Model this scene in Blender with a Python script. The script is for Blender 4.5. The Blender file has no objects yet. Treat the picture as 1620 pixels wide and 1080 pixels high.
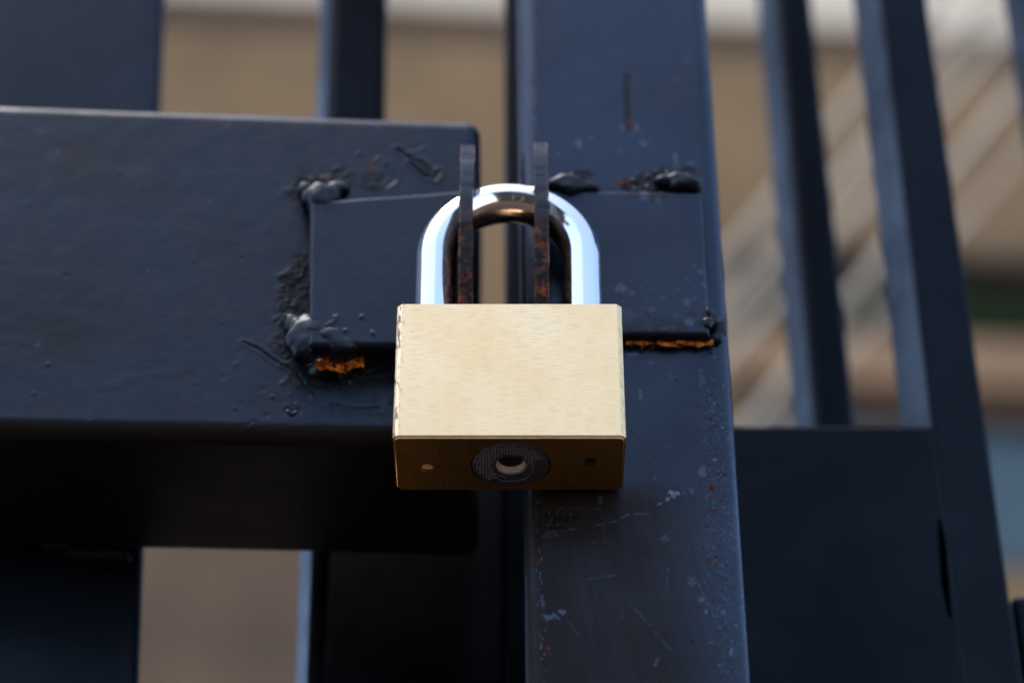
import bpy, bmesh, math, random
import numpy as np
from mathutils import Vector, Matrix

random.seed(7)
S = bpy.context.scene
C = S.collection
R = math.radians
MM = 0.001
Z0 = 1.60                       # height of the padlock above the ground, metres

# ------------------------------------------------------------------ camera
TH = R(36.6); F = 3825.0; DIST = 535.0
ct, st = math.cos(TH), math.sin(TH)
CAM = np.array([0.0, -DIST*ct, -DIST*st])
cam = bpy.data.objects.new('camera', bpy.data.cameras.new('camera')); C.objects.link(cam)
cam.data.lens = 85.0; cam.data.sensor_width = 36.0
cam.data.clip_start = 0.02; cam.data.clip_end = 500
cam.location = (CAM[0]*MM, CAM[1]*MM, CAM[2]*MM + Z0)
cam.rotation_euler = (R(90) + TH, 0, 0)
cam.data.dof.use_dof = True
cam.data.dof.focus_distance = 0.537
cam.data.dof.aperture_fstop = 7.1
S.camera = cam

# ------------------------------------------------------------------ light
SUN_EL, SUN_AZ = R(72), R(-108)     # azimuth measured from +Y clockwise (towards +X)
w = bpy.data.worlds.new('World'); S.world = w; w.use_nodes = True
nt = w.node_tree; nt.nodes.clear()
sky = nt.nodes.new('ShaderNodeTexSky'); sky.sky_type = 'NISHITA'; sky.sun_disc = False
sky.sun_elevation = SUN_EL; sky.sun_rotation = SUN_AZ
sky.air_density = 1.0; sky.dust_density = 1.0; sky.ozone_density = 1.8
bg = nt.nodes.new('ShaderNodeBackground'); bg.inputs['Strength'].default_value = 0.15
wo = nt.nodes.new('ShaderNodeOutputWorld')
nt.links.new(sky.outputs[0], bg.inputs[0]); nt.links.new(bg.outputs[0], wo.inputs[0])
sl = bpy.data.lights.new('sun', 'SUN'); sl.energy = 0.62; sl.angle = R(14); sl.color = (1, .95, .88)
so = bpy.data.objects.new('sun', sl); C.objects.link(so)
d = Vector((math.sin(SUN_AZ)*math.cos(SUN_EL), math.cos(SUN_AZ)*math.cos(SUN_EL), math.sin(SUN_EL)))
so.rotation_euler = d.to_track_quat('Z', 'Y').to_euler(); so.location = (0, -3, 6)
S.view_settings.view_transform = 'Standard'; S.view_settings.look = 'None'
S.view_settings.gamma = 1.0; S.view_settings.exposure = 1.77
S.view_settings.use_curve_mapping = False

# ------------------------------------------------------------------ helpers
def ray(px, py):
    a, b = px - 810.0, 540.0 - py
    return np.array([a, F*ct - b*st, F*st + b*ct])
def at(px, py, Y):              # photo pixel -> point (mm) on the vertical plane y = Y
    r = ray(px, py); t = (Y - CAM[1])/r[1]
    return CAM + r*t
def atz(px, py, Z):             # photo pixel -> point (mm) on the level plane z = Z
    r = ray(px, py); t = (Z - CAM[2])/r[2]
    return CAM + r*t
def ppm(Y, z=0): return F/((Y - CAM[1])*ct + (z - CAM[2])*st)

def hash2(ix, iy, seed):
    n = (ix.astype(np.int64)*374761393 + iy.astype(np.int64)*668265263 + seed*2147483647) & 0xffffffff
    n = ((n ^ (n >> 13))*1274126177) & 0xffffffff
    n = n ^ (n >> 16)
    return (n & 0xffffff)/float(0xffffff)
def vnoise(x, y, seed=0):
    ix, iy = np.floor(x), np.floor(y); fx, fy = x - ix, y - iy
    fx = fx*fx*fx*(fx*(fx*6-15)+10); fy = fy*fy*fy*(fy*(fy*6-15)+10)
    a = hash2(ix, iy, seed); b = hash2(ix+1, iy, seed); c = hash2(ix, iy+1, seed); e = hash2(ix+1, iy+1, seed)
    return (a*(1-fx)+b*fx)*(1-fy) + (c*(1-fx)+e*fx)*fy
def fbm(x, y, scale, seed=0, oct=4):
    v = 0; amp = .5; tot = 0; k = 1.0/scale
    for i in range(oct):
        v = v + amp*vnoise(x*k + 17.3*i, y*k - 9.1*i, seed+i); tot += amp; amp *= .5; k *= 2.03
    return v/tot                                    # 0..1
def sst(a, b, x):
    t = np.clip((x-a)/(b-a), 0, 1); return t*t*(3-2*t)
def segd(x, z, p, q):           # distance to a segment
    px, pz = p; qx, qz = q; dx, dz = qx-px, qz-pz
    L = dx*dx+dz*dz+1e-9
    t = np.clip(((x-px)*dx+(z-pz)*dz)/L, 0, 1)
    return np.hypot(x-px-t*dx, z-pz-t*dz), t
def polyd(x, z, pts):
    dd = None
    for a, b in zip(pts[:-1], pts[1:]):
        e, _ = segd(x, z, a, b); dd = e if dd is None else np.minimum(dd, e)
    return dd

def link(name, me, mat=None, parent=None):
    o = bpy.data.objects.new(name, me); C.objects.link(o)
    if mat: me.materials.append(mat)
    if parent: o.parent = parent
    return o
def mesh_np(name, V, faces, mat, parent=None, attrs=None, smooth=True):
    me = bpy.data.meshes.new(name)
    V = np.asarray(V, dtype=float)*MM; V[:, 2] += Z0
    me.from_pydata([tuple(v) for v in V], [], faces)
    if attrs:
        for k, a in attrs.items():
            at_ = me.attributes.new(k, 'FLOAT', 'POINT'); at_.data.foreach_set('value', np.asarray(a, dtype=np.float32))
    if smooth: me.polygons.foreach_set('use_smooth', [True]*len(me.polygons))
    me.update()
    return link(name, me, mat, parent)
def bm_obj(name, bm, mat, parent=None, smooth=True, auto=None):
    """bmesh in mm (z relative to the padlock) -> object"""
    bmesh.ops.recalc_face_normals(bm, faces=bm.faces)
    for v in bm.verts: v.co = Vector((v.co.x*MM, v.co.y*MM, v.co.z*MM + Z0))
    if auto:
        for e in bm.edges:
            if len(e.link_faces) == 2 and e.calc_face_angle(0) > R(auto): e.smooth = False
    me = bpy.data.meshes.new(name); bm.to_mesh(me); bm.free()
    if smooth: me.polygons.foreach_set('use_smooth', [True]*len(me.polygons))
    return link(name, me, mat, parent)
def empty(name, label, cat, loc=(0, 0, 0), group=None):
    o = bpy.data.objects.new(name, None); C.objects.link(o); o.empty_display_size = .05
    o['label'] = label; o['category'] = cat
    if group: o['group'] = group
    return o
def tag(o, label=None, cat=None, group=None, kind=None):
    for k, v in (('label', label), ('category', cat), ('group', group), ('kind', kind)):
        if v: o[k] = v
    return o

def steps(fine_a, fine_b, df, lo, hi, dc):
    s = []
    n = max(1, int(math.ceil((fine_a-lo)/dc))) if fine_a > lo else 0
    s += list(np.linspace(lo, fine_a, n+1)[:-1]) if n else []
    m = max(1, int(math.ceil((fine_b-fine_a)/df))); s += list(np.linspace(fine_a, fine_b, m+1))
    n = max(1, int(math.ceil((hi-fine_b)/dc))) if hi > fine_b else 0
    s += list(np.linspace(fine_b, hi, n+1)[1:]) if n else []
    return np.array(s)
def rrect(W, D, r, nf, arc=7, ns=3, nb=2):
    """rounded rectangle, a in -W/2..W/2, b in 0..D (b = 0 is the front); returns a, b, na, nb"""
    P = []
    def side(p, q, n, nn):
        for i in range(n): t = i/n; P.append((p[0]+(q[0]-p[0])*t, p[1]+(q[1]-p[1])*t, nn[0], nn[1]))
    def cor(cx, cy, a0):
        for i in range(arc):
            t = a0 + R(90)*i/arc; P.append((cx+r*math.cos(t), cy+r*math.sin(t), math.cos(t), math.sin(t)))
    h = W/2
    side((-h+r, 0), (h-r, 0), nf, (0, -1)); cor(h-r, r, -R(90))
    side((h, r), (h, D-r), ns, (1, 0)); cor(h-r, D-r, 0)
    side((h-r, D), (-h+r, D), nb, (0, 1)); cor(-h+r, D-r, R(90))
    side((-h, D-r), (-h, r), ns, (-1, 0)); cor(-h+r, r, R(180))
    return np.array(P)
def sweep(name, s, prof, mapf, mat, parent=None, surf=None, endr=0, yaw=0):
    """sweep a profile; mapf(s,a,b)->(x,y,z) mm. surf(x,z)->(height, attrs) pushes front-facing points out"""
    A, B, NA, NB = prof.T; ns, n = len(s), len(prof)
    SS = np.repeat(s, n).reshape(ns, n); a = np.tile(A, (ns, 1)); b = np.tile(B, (ns, 1))
    na = np.tile(NA, (ns, 1)); nb = np.tile(NB, (ns, 1))
    if endr:                                   # rounded far end
        tt = np.clip((SS-(s[-1]-endr))/endr, 0, 1); ins = endr*(1-np.sqrt(np.clip(1-tt*tt, 0, 1)))
        a = a - na*ins; b = b - nb*ins
    x, y, z = mapf(SS, a, b)
    attrs = None
    if surf:
        h, attrs = surf(x, z)
        y = y - h*np.clip(-nb, 0, 1)**2
        fr = np.clip(-nb*1.5+.35, 0, 1)
        attrs = {k: (v*fr).ravel() for k, v in attrs.items()}
    V = np.stack([x.ravel(), y.ravel(), z.ravel()], 1)
    faces = []
    for i in range(ns-1):
        o0, o1 = i*n, (i+1)*n
        for j in range(n):
            k = (j+1) % n; faces.append((o0+j, o0+k, o1+k, o1+j))
    faces.append(tuple(range(n))[::-1]); faces.append(tuple((ns-1)*n+j for j in range(n)))
    o = mesh_np(name, V, faces, mat, parent, attrs)
    bm = bmesh.new(); bm.from_mesh(o.data); bmesh.ops.recalc_face_normals(bm, faces=bm.faces)
    for f in bm.faces:
        if len(f.verts) > 4:
            for e in f.edges: e.smooth = False
    bm.to_mesh(o.data); bm.free()
    return o

# ------------------------------------------------------------------ materials
class NT:
    def __init__(s, name):
        s.m = bpy.data.materials.new(name); s.m.use_nodes = True; s.t = s.m.node_tree
        s.b = s.t.nodes['Principled BSDF']; s.tc = s.t.nodes.new('ShaderNodeTexCoord')
    def n(s, k, **kw):
        x = s.t.nodes.new('ShaderNode'+k)
        for a, v in kw.items(): setattr(x, a, v)
        return x
    def l(s, a, b): s.t.links.new(a, b)
    def set(s, k, v):
        if hasattr(v, 'is_linked'): s.l(v, s.b.inputs[k])
        else: s.b.inputs[k].default_value = v
    def noise(s, scale, detail=4, stretch=(1, 1, 1), rough=.55, loc=(0, 0, 0)):
        mp = s.n('Mapping'); mp.inputs['Scale'].default_value = stretch; mp.inputs['Location'].default_value = loc
        s.l(s.tc.outputs['Object'], mp.inputs['Vector'])
        x = s.n('TexNoise'); x.inputs['Scale'].default_value = scale; x.inputs['Detail'].default_value = detail
        x.inputs['Roughness'].default_value = rough; s.l(mp.outputs[0], x.inputs['Vector']); return x.outputs['Fac']
    def attr(s, name): a = s.n('Attribute'); a.attribute_name = name; return a.outputs['Fac']
    def math(s, op, a, b=None, clamp=False):
        x = s.n('Math'); x.operation = op; x.use_clamp = clamp
        for i, v in enumerate((a, b)):
            if v is None: continue
            if hasattr(v, 'is_linked'): s.l(v, x.inputs[i])
            else: x.inputs[i].default_value = v
        return x.outputs[0]
    def mr(s, v, a, b, c=0, d=1):
        x = s.n('MapRange'); s.l(v, x.inputs[0])
        for i, q in enumerate((a, b, c, d)): x.inputs[i+1].default_value = q
        return x.outputs[0]
    def mix(s, f, a, b):
        x = s.n('Mix'); x.data_type = 'RGBA'
        for i, v in ((0, f), (6, a), (7, b)):
            if hasattr(v, 'is_linked'): s.l(v, x.inputs[i])
            else: x.inputs[i].default_value = v if i == 0 else (*v, 1)
        return x.outputs[2]
    def bump(s, h, dist, strength=1, prev=None):
        x = s.n('Bump'); x.inputs['Distance'].default_value = dist; x.inputs['Strength'].default_value = strength
        s.l(h, x.inputs['Height'])
        if prev: s.l(prev, x.inputs['Normal'])
        return x.outputs[0]

def paint(name, base=(.010, .015, .026), rough=.33, sp=.27, feat=True, peel=.00004, stain=.25):
    t = NT(name)
    big = t.noise(28, 5); mid = t.noise(190, 5); fine = t.noise(900, 3)
    dust = t.mr(t.noise(60, 8, rough=.7), .5, .8)
    col = t.mix(t.math('MULTIPLY', dust, stain), base, (.008, .010, .015))
    ro = t.math('ADD', t.mr(big, .3, .7, rough-.07, rough+.11), t.mr(mid, .3, .7, -.04, .05))
    spec = t.mr(big, .3, .7, sp*1.2, sp*.78)
    if feat:
        wear_and_reflection, rust, chip, burn = (t.attr(k) for k in ('wear_and_reflection', 'rust', 'chip', 'burn'))
        col = t.mix(wear_and_reflection, col, (.014, .0095, .0075))  # rubbed paint, and dull reflections painted in as brown
        col = t.mix(burn, col, (.005, .0036, .003))
        rc = t.mix(t.mr(t.noise(1300, 4), .35, .65), (.016, .005, .002), (.14, .035, .008))
        col = t.mix(rust, col, rc)
        col = t.mix(chip, col, t.mix(t.mr(t.noise(2500, 3), .35, .65), (.03, .05, .09), (.19, .22, .28)))
        ro = t.math('ADD', ro, t.math('MULTIPLY', wear_and_reflection, .16)); ro = t.math('ADD', ro, t.math('MULTIPLY', burn, .14))
        ro = t.math('ADD', ro, t.math('MULTIPLY', rust, .4), True)
        k = t.math('SUBTRACT', 1, t.math('MAXIMUM', t.math('MULTIPLY', rust, .8), t.math('MAXIMUM', t.math('MULTIPLY', wear_and_reflection, .55), t.math('MULTIPLY', burn, .5))))
        spec = t.math('MULTIPLY', spec, k)
    t.set('Base Color', col); t.set('Roughness', ro); t.set('Specular IOR Level', spec)
    n1 = t.bump(mid, peel*2.2, .5); n2 = t.bump(fine, peel*.55, .6, n1); t.l(n2, t.b.inputs['Normal'])
    return t.m
M = {}
M['beam_paint'] = paint('black_gate_paint', (.0020, .0060, .0145), .34, .245, peel=.00007)
M['post_paint'] = paint('black_post_paint', (.0030, .0092, .0250), .28, .31, peel=.00006)
M['bar_paint'] = paint('black_bar_paint', (.0014, .0028, .0056), .42, .085, feat=False)
M['upright_paint'] = paint('black_upright_paint', (.0018, .0050, .0125), .36, .20, feat=False)
M['weld'] = paint('weld_paint', (.0026, .0054, .0115), .36, .24, feat=False, peel=.00007, stain=.9)

def rust_mat(name, lo, hi, scale=500, mid=(.4, .6)):
    t = NT(name)
    t.set('Base Color', t.mix(t.mr(t.noise(scale, 6, rough=.7), *mid), lo, hi)); t.set('Roughness', .8)
    t.set('Specular IOR Level', .2)
    t.l(t.bump(t.noise(1400, 5), .0003), t.b.inputs['Normal']); return t.m
M['rust'] = rust_mat('orange_rust', (.14, .022, .003), (.85, .25, .025))
M['rust_dark'] = rust_mat('dark_rust', (.012, .008, .006), (.16, .04, .010))

def tab_mat():
    t = NT('rusty_tab_paint')
    sep = t.n('SeparateXYZ'); t.l(t.tc.outputs['Object'], sep.inputs[0])
    zz = t.math('ADD', sep.outputs[2], t.mr(t.noise(140, 5),   .3, .7, -.004, .004))
    low = t.mr(zz, Z0+.036, Z0+.046, 1, 0)                  # bare rusty metal under the painted tip
    sp = t.mr(t.noise(330, 6, rough=.7), .42, .66)
    rust = t.mix(t.mr(t.noise(160, 6, rough=.7, loc=(.3, .1, .7)), .50, .66), (.008, .005, .004), (.36, .075, .010))
    body = t.mix(sp, (.0075, .005, .004), rust)
    ed = None                                   # worn, rusty arrises of the two ears
    for px in (728, 750, 845, 867):
        xe = float(at(px, 300, .5)[0])*MM
        q = t.mr(t.math('ABSOLUTE', t.math('SUBTRACT', sep.outputs[0], xe)), .00010, .00045, 1, 0)
        ed = q if ed is None else t.math('MAXIMUM', ed, q)
    ed = t.math('MULTIPLY', ed, t.mr(t.noise(420, 5), .42, .62))
    t.set('Base Color', t.mix(ed, t.mix(low, (.0030, .0060, .0135), body), (.13, .060, .035)))
    t.set('Roughness', t.math('ADD', .30, t.math('MULTIPLY', low, .22)))
    t.set('Specular IOR Level', t.mr(low, 0, 1, .30, .15))
    t.l(t.bump(t.noise(600, 4, rough=.55), .00009), t.b.inputs['Normal']); return t.m
M['tab'] = tab_mat()

LX0, LX1 = at(624.5, 585, 0)[0]*MM, at(987, 585, 0)[0]*MM
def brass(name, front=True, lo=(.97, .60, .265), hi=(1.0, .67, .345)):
    t = NT(name)
    st_ = (1, 1, 26) if front else (22, 1, 1)
    g1 = t.noise(260, 4, st_); g2 = t.noise(700, 3, (1, 1, 18) if front else (18, 1, 1)); cl = t.noise(55, 3)
    col = t.mix(t.mr(cl, .3, .7), lo, hi)
    col = t.mix(t.mr(g1, .50, .72, 0, .75), col, (.62, .40, .18))
    col = t.mix(t.mr(t.noise(420, 5, (1, 1, 4), loc=(.2, .5, .1)), .69, .76, 0, .55), col, (.20, .13, .07))
    sep = t.n('SeparateXYZ'); t.l(t.tc.outputs['Object'], sep.inputs[0])
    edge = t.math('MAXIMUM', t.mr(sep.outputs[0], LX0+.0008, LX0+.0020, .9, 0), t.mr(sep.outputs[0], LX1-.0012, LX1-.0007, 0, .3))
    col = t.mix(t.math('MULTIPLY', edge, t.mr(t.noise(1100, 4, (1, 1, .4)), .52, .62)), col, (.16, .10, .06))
    t.set('Base Color', col); t.set('Metallic', 1.0)
    t.set('Roughness', t.mr(g1, .3, .7, .31, .43))
    t.l(t.bump(g2, .00003, .7, t.bump(g1, .00003, .7)), t.b.inputs['Normal']); return t.m
M['brass'] = brass('brushed_brass')
def chrome():
    t = NT('chromed_steel')
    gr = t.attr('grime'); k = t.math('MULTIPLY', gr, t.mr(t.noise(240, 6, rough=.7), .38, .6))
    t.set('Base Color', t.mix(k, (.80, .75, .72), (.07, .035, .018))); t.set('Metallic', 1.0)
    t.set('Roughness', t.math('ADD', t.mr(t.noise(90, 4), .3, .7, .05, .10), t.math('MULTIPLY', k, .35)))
    t.l(t.bump(t.noise(160, 3), .00006, .5), t.b.inputs['Normal']); return t.m
M['chrome'] = chrome()
def simple(name, col, rough, metal=0, bs=0, bd=0, var=0, spec=.5):
    t = NT(name)
    if var: t.set('Base Color', t.mix(t.mr(t.noise(bs or 5, 5), .3, .7), tuple(c*(1-var) for c in col), tuple(min(1, c*(1+var)) for c in col)))
    else: t.set('Base Color', (*col, 1))
    t.set('Roughness', rough); t.set('Metallic', metal); t.set('Specular IOR Level', spec)
    if bd: t.l(t.bump(t.noise(bs, 4), bd), t.b.inputs['Normal'])
    return t.m
M['gunmetal'] = simple('gunmetal', (.28, .28, .32), .32, .85, 1200, .00004, .25)
M['bore'] = simple('bore_gleam_metal', (.95, .85, .78), .45, .2, 900, .0001, .15)
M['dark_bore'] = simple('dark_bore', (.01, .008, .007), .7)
M['thread'] = simple('thread_brass', (.85, .55, .22), .25, 1.0)
M['thread_dark'] = simple('thread_dull_brass', (.10, .045, .02), .4, 1.0)

# ------------------------------------------------------------------ setting: ground
me = bpy.data.meshes.new('ground'); me.from_pydata([(-80, -80, 0), (80, -80, 0), (80, 80, 0), (-80, 80, 0)], [], [(0, 1, 2, 3)])
t = NT('asphalt')
t.set('Base Color', t.mix(t.mr(t.noise(1.5, 8), .3, .7), (.055, .028, .014), (.075, .041, .022)))
t.set('Roughness', .9); t.l(t.bump(t.noise(120, 4), .004), t.b.inputs['Normal'])
tag(link('ground', me, t.m), kind='structure')

# ------------------------------------------------------------------ background building (metres)
BY, BYAW = 9.0, R(4.3)
tb = math.tan(BYAW)
def fac(px, py, off=0.0):         # photo pixel -> (u, z) in metres on the facade plane
    r = ray(px, py); y0 = BY*1000 - off*1000
    t_ = (y0 - CAM[1] + tb*(CAM[0]))/(r[1] - tb*r[0]); p = CAM + r*t_
    return p[0]*MM/math.cos(BYAW), p[2]*MM + Z0
bld = empty('apartment_building', 'tan rendered apartment building far behind the gate, with a pale fascia at its top', 'building')
bld.location = (0, BY, 0); bld.rotation_euler = (0, 0, BYAW)
def fbox(name, mat, u0, u1, z0, z1, d0, d1, bev=.01, parent=bld):
    bm = bmesh.new(); bmesh.ops.create_cube(bm, size=1)
    for v in bm.verts: v.co = Vector((u0+(v.co.x+.5)*(u1-u0), d0+(v.co.y+.5)*(d1-d0), z0+(v.co.z+.5)*(z1-z0)))
    if bev: bmesh.ops.bevel(bm, geom=bm.edges[:], offset=bev, segments=1, affect='EDGES')
    me = bpy.data.meshes.new(name); bm.to_mesh(me); bm.free()
    return link(name, me, mat, parent)
M['stucco'] = simple('tan_stucco', (.28, .158, .074), .9, 0, 2.2, .01, .22, .2)
M['pale'] = simple('pale_fascia', (.95, .70, .48), .8, 0, 3, 0, .08)
M['brown'] = simple('brown_trim', (.12, .065, .035), .8, 0, 3, 0, .2)
M['green'] = simple('dark_green_shutter', (.022, .024, .011), .7, 0, 6, 0, .4)
M['clay'] = simple('clay_band', (.34, .18, .085), .85, 0, 4, 0, .2)
M['dark_pane'] = simple('dark_green_glass', (.02, .024, .010), .8, 0, 0, 0, 0, .03)
M['pane'] = simple('blue_grey_glass', (.05, .075, .075), .45, 0, 0, 0, 0, .5)
ztop = fac(1550, 68)[1]; zt2 = fac(1550, 108)[1]; zw = fac(1550, 388)[1]; zg = fac(1550, 552)[1]; zc = fac(1550, 622)[1]; zp = fac(1550, 660)[1]
zq = fac(1550, 900)[1]
ur = fac(1148, 430)[0]
M['plinth'] = simple('brown_plinth', (.15, .088, .05), .9, 0, 2.5, .01, .2, .2)
zpl = fac(350, 690)[1]
fbox('wall', M['stucco'], -3.3, ur, zpl, zt2-.002, 0, .4)
fbox('lower_wall', M['plinth'], -3.3, ur, 0, zpl-.002, 0, .4)
fbox('wall', M['stucco'], ur+.002, 9, zw, zt2-.002, 0, .4)
fbox('soffit_band', M['brown'], -3.3, 9, zt2, ztop+.05, .06, .4)
fbox('fascia', M['pale'], -3.3, 9, ztop+.052, ztop+1.1, -.02, .5)
fbox('roof', M['brown'], -3.3, 9, ztop+1.102, ztop+1.2, -.45, .6)
fbox('slab', M['brown'], ur+.002, 9, zw-.12, zw-.002, -.03, .6)
u = ur+.01; k = 0
while u < 8.8:
    wn = fbox('window', M['green'], u, u+.92, zg, zw-.125, .10, .16)
    fbox('pane', M['dark_pane'], u+.12, u+.80, zg+.10, zw-.20, .085, .098, 0, wn)
    u += 1.0
fbox('parapet', M['clay'], ur+.002, 9, zc, zg-.003, -.08, .3)
fbox('slab', M['brown'], ur+.002, 9, zp, zc-.003, 0, .6)
u = ur+.01
while u < 8.8:
    wn = fbox('window', M['green'], u, u+.92, zq, zp-.004, .10, .16)
    fbox('pane', M['pane'], u+.08, u+.84, zq+.08, zp-.03, .085, .098, 0, wn)
    u += 1.0
fbox('wall', M['stucco'], ur+.002, 9, 0, zq-.003, 0, .4)

# the building across the street, behind the camera: it shows as the dark reflection low on the paint and chrome
opp = empty('townhouse', 'dark brown house across the street, mirrored low in the gate paint', 'building')
M['opp_wall'] = simple('dark_brown_render', (.10, .066, .046), .9, 0, 1.5, .01, .25, .2)
OY, OH = -14.0, 7.4
opp.location = (0, OY, 0)
fbox('wall', M['opp_wall'], -16, 1.5, 0, OH-.35, -8, 0, parent=opp)
fbox('roof', M['brown'], -16.3, 1.8, OH-.348, OH, -8.3, .3, parent=opp)
for fl in range(3):
    for k in range(5):
        u0 = -14.6+k*3.2
        wn = fbox('window', M['pale'], u0, u0+1.3, 1.4+fl*3.0, 3.0+fl*3.0, .002, .06, parent=opp)
        fbox('pane', M['dark_pane'], u0+.1, u0+1.2, 1.5+fl*3.0, 2.9+fl*3.0, .062, .075, 0, wn)

# leaning poles in front of the building
M['pole'] = simple('pale_timber', (.58, .44, .30), .7, 0, 30, .002, .15)
def pole(p, q, Y, rad, label):
    a = at(*p, Y); b = at(*q, Y); dr = (b-a)/np.linalg.norm(b-a)
    t0 = (-Z0*1000 - a[2])/dr[2]; foot = a + dr*t0; top = b + dr*350
    bm = bmesh.new(); L = np.linalg.norm(top-foot); nseg = 14; prev = None
    q_ = Vector(dr).to_track_quat('Z', 'Y')
    for i in range(nseg+1):
        rr = rad*(1.06-.12*i/nseg)*(1+.03*math.sin(i*2.1))
        ring = [bm.verts.new(Vector(foot) + q_ @ Vector((rr*math.cos(k*math.pi/6), rr*math.sin(k*math.pi/6), L*i/nseg))) for k in range(12)]
        if prev:
            for k in range(12): bm.faces.new((prev[k], prev[(k+1) % 12], ring[(k+1) % 12], ring[k]))
        else: bm.faces.new(ring)
        prev = ring
    bm.faces.new(prev)
    o = bm_obj('bamboo_cane', bm, M['pole'], auto=50)
    tag(o, label, 'cane', 'blurred canes leaning behind the gate')
pole((1140, 420), (1380, 120), 1150, 4.5, 'pale cane leaning furthest left and highest of the canes behind the gate bars')
pole((1120, 530), (1425, 175), 1250, 6.5, 'thickest pale cane, second from the top of the canes leaning behind the gate bars')
pole((1120, 605), (1425, 250), 1050, 4, 'slim cane just below the thickest leaning cane behind the gate bars')
pole((1200, 655), (1600, 150), 1150, 5, 'pale cane fourth from the top, crossing behind both gate bars')
pole((1225, 700), (1640, 215), 1350, 3.5, 'slimmest cane, leaning lowest and furthest right behind the gate bars')

# ------------------------------------------------------------------ left gate leaf
left = empty('gate_leaf', 'black painted left gate leaf with a thick cross beam and a welded hasp plate', 'gate')
YB, YP = 27.0, 22.0
def line(p, q, Y):               # z(x) through two photo points on the plane Y
    a, b = at(*p, Y), at(*q, Y); k = (b[2]-a[2])/(b[0]-a[0]); return lambda x: a[2]+(x-a[0])*k
ztopf = line((0, 159), (745, 186), YB); zbotf = line((0, 682), (620, 695), YB)
bx1 = at(757, 450, YB)[0]
# depth of the beam from its rear lower edge
zb_c = zbotf(at(300, 690, YB)[0]); DB = atz(300, 869, zb_c)[1] - YB + 2.6
PB = lambda px, py: tuple(at(px, py, YB)[[0, 2]])
PP = lambda px, py: tuple(at(px, py, YP)[[0, 2]])

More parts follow.
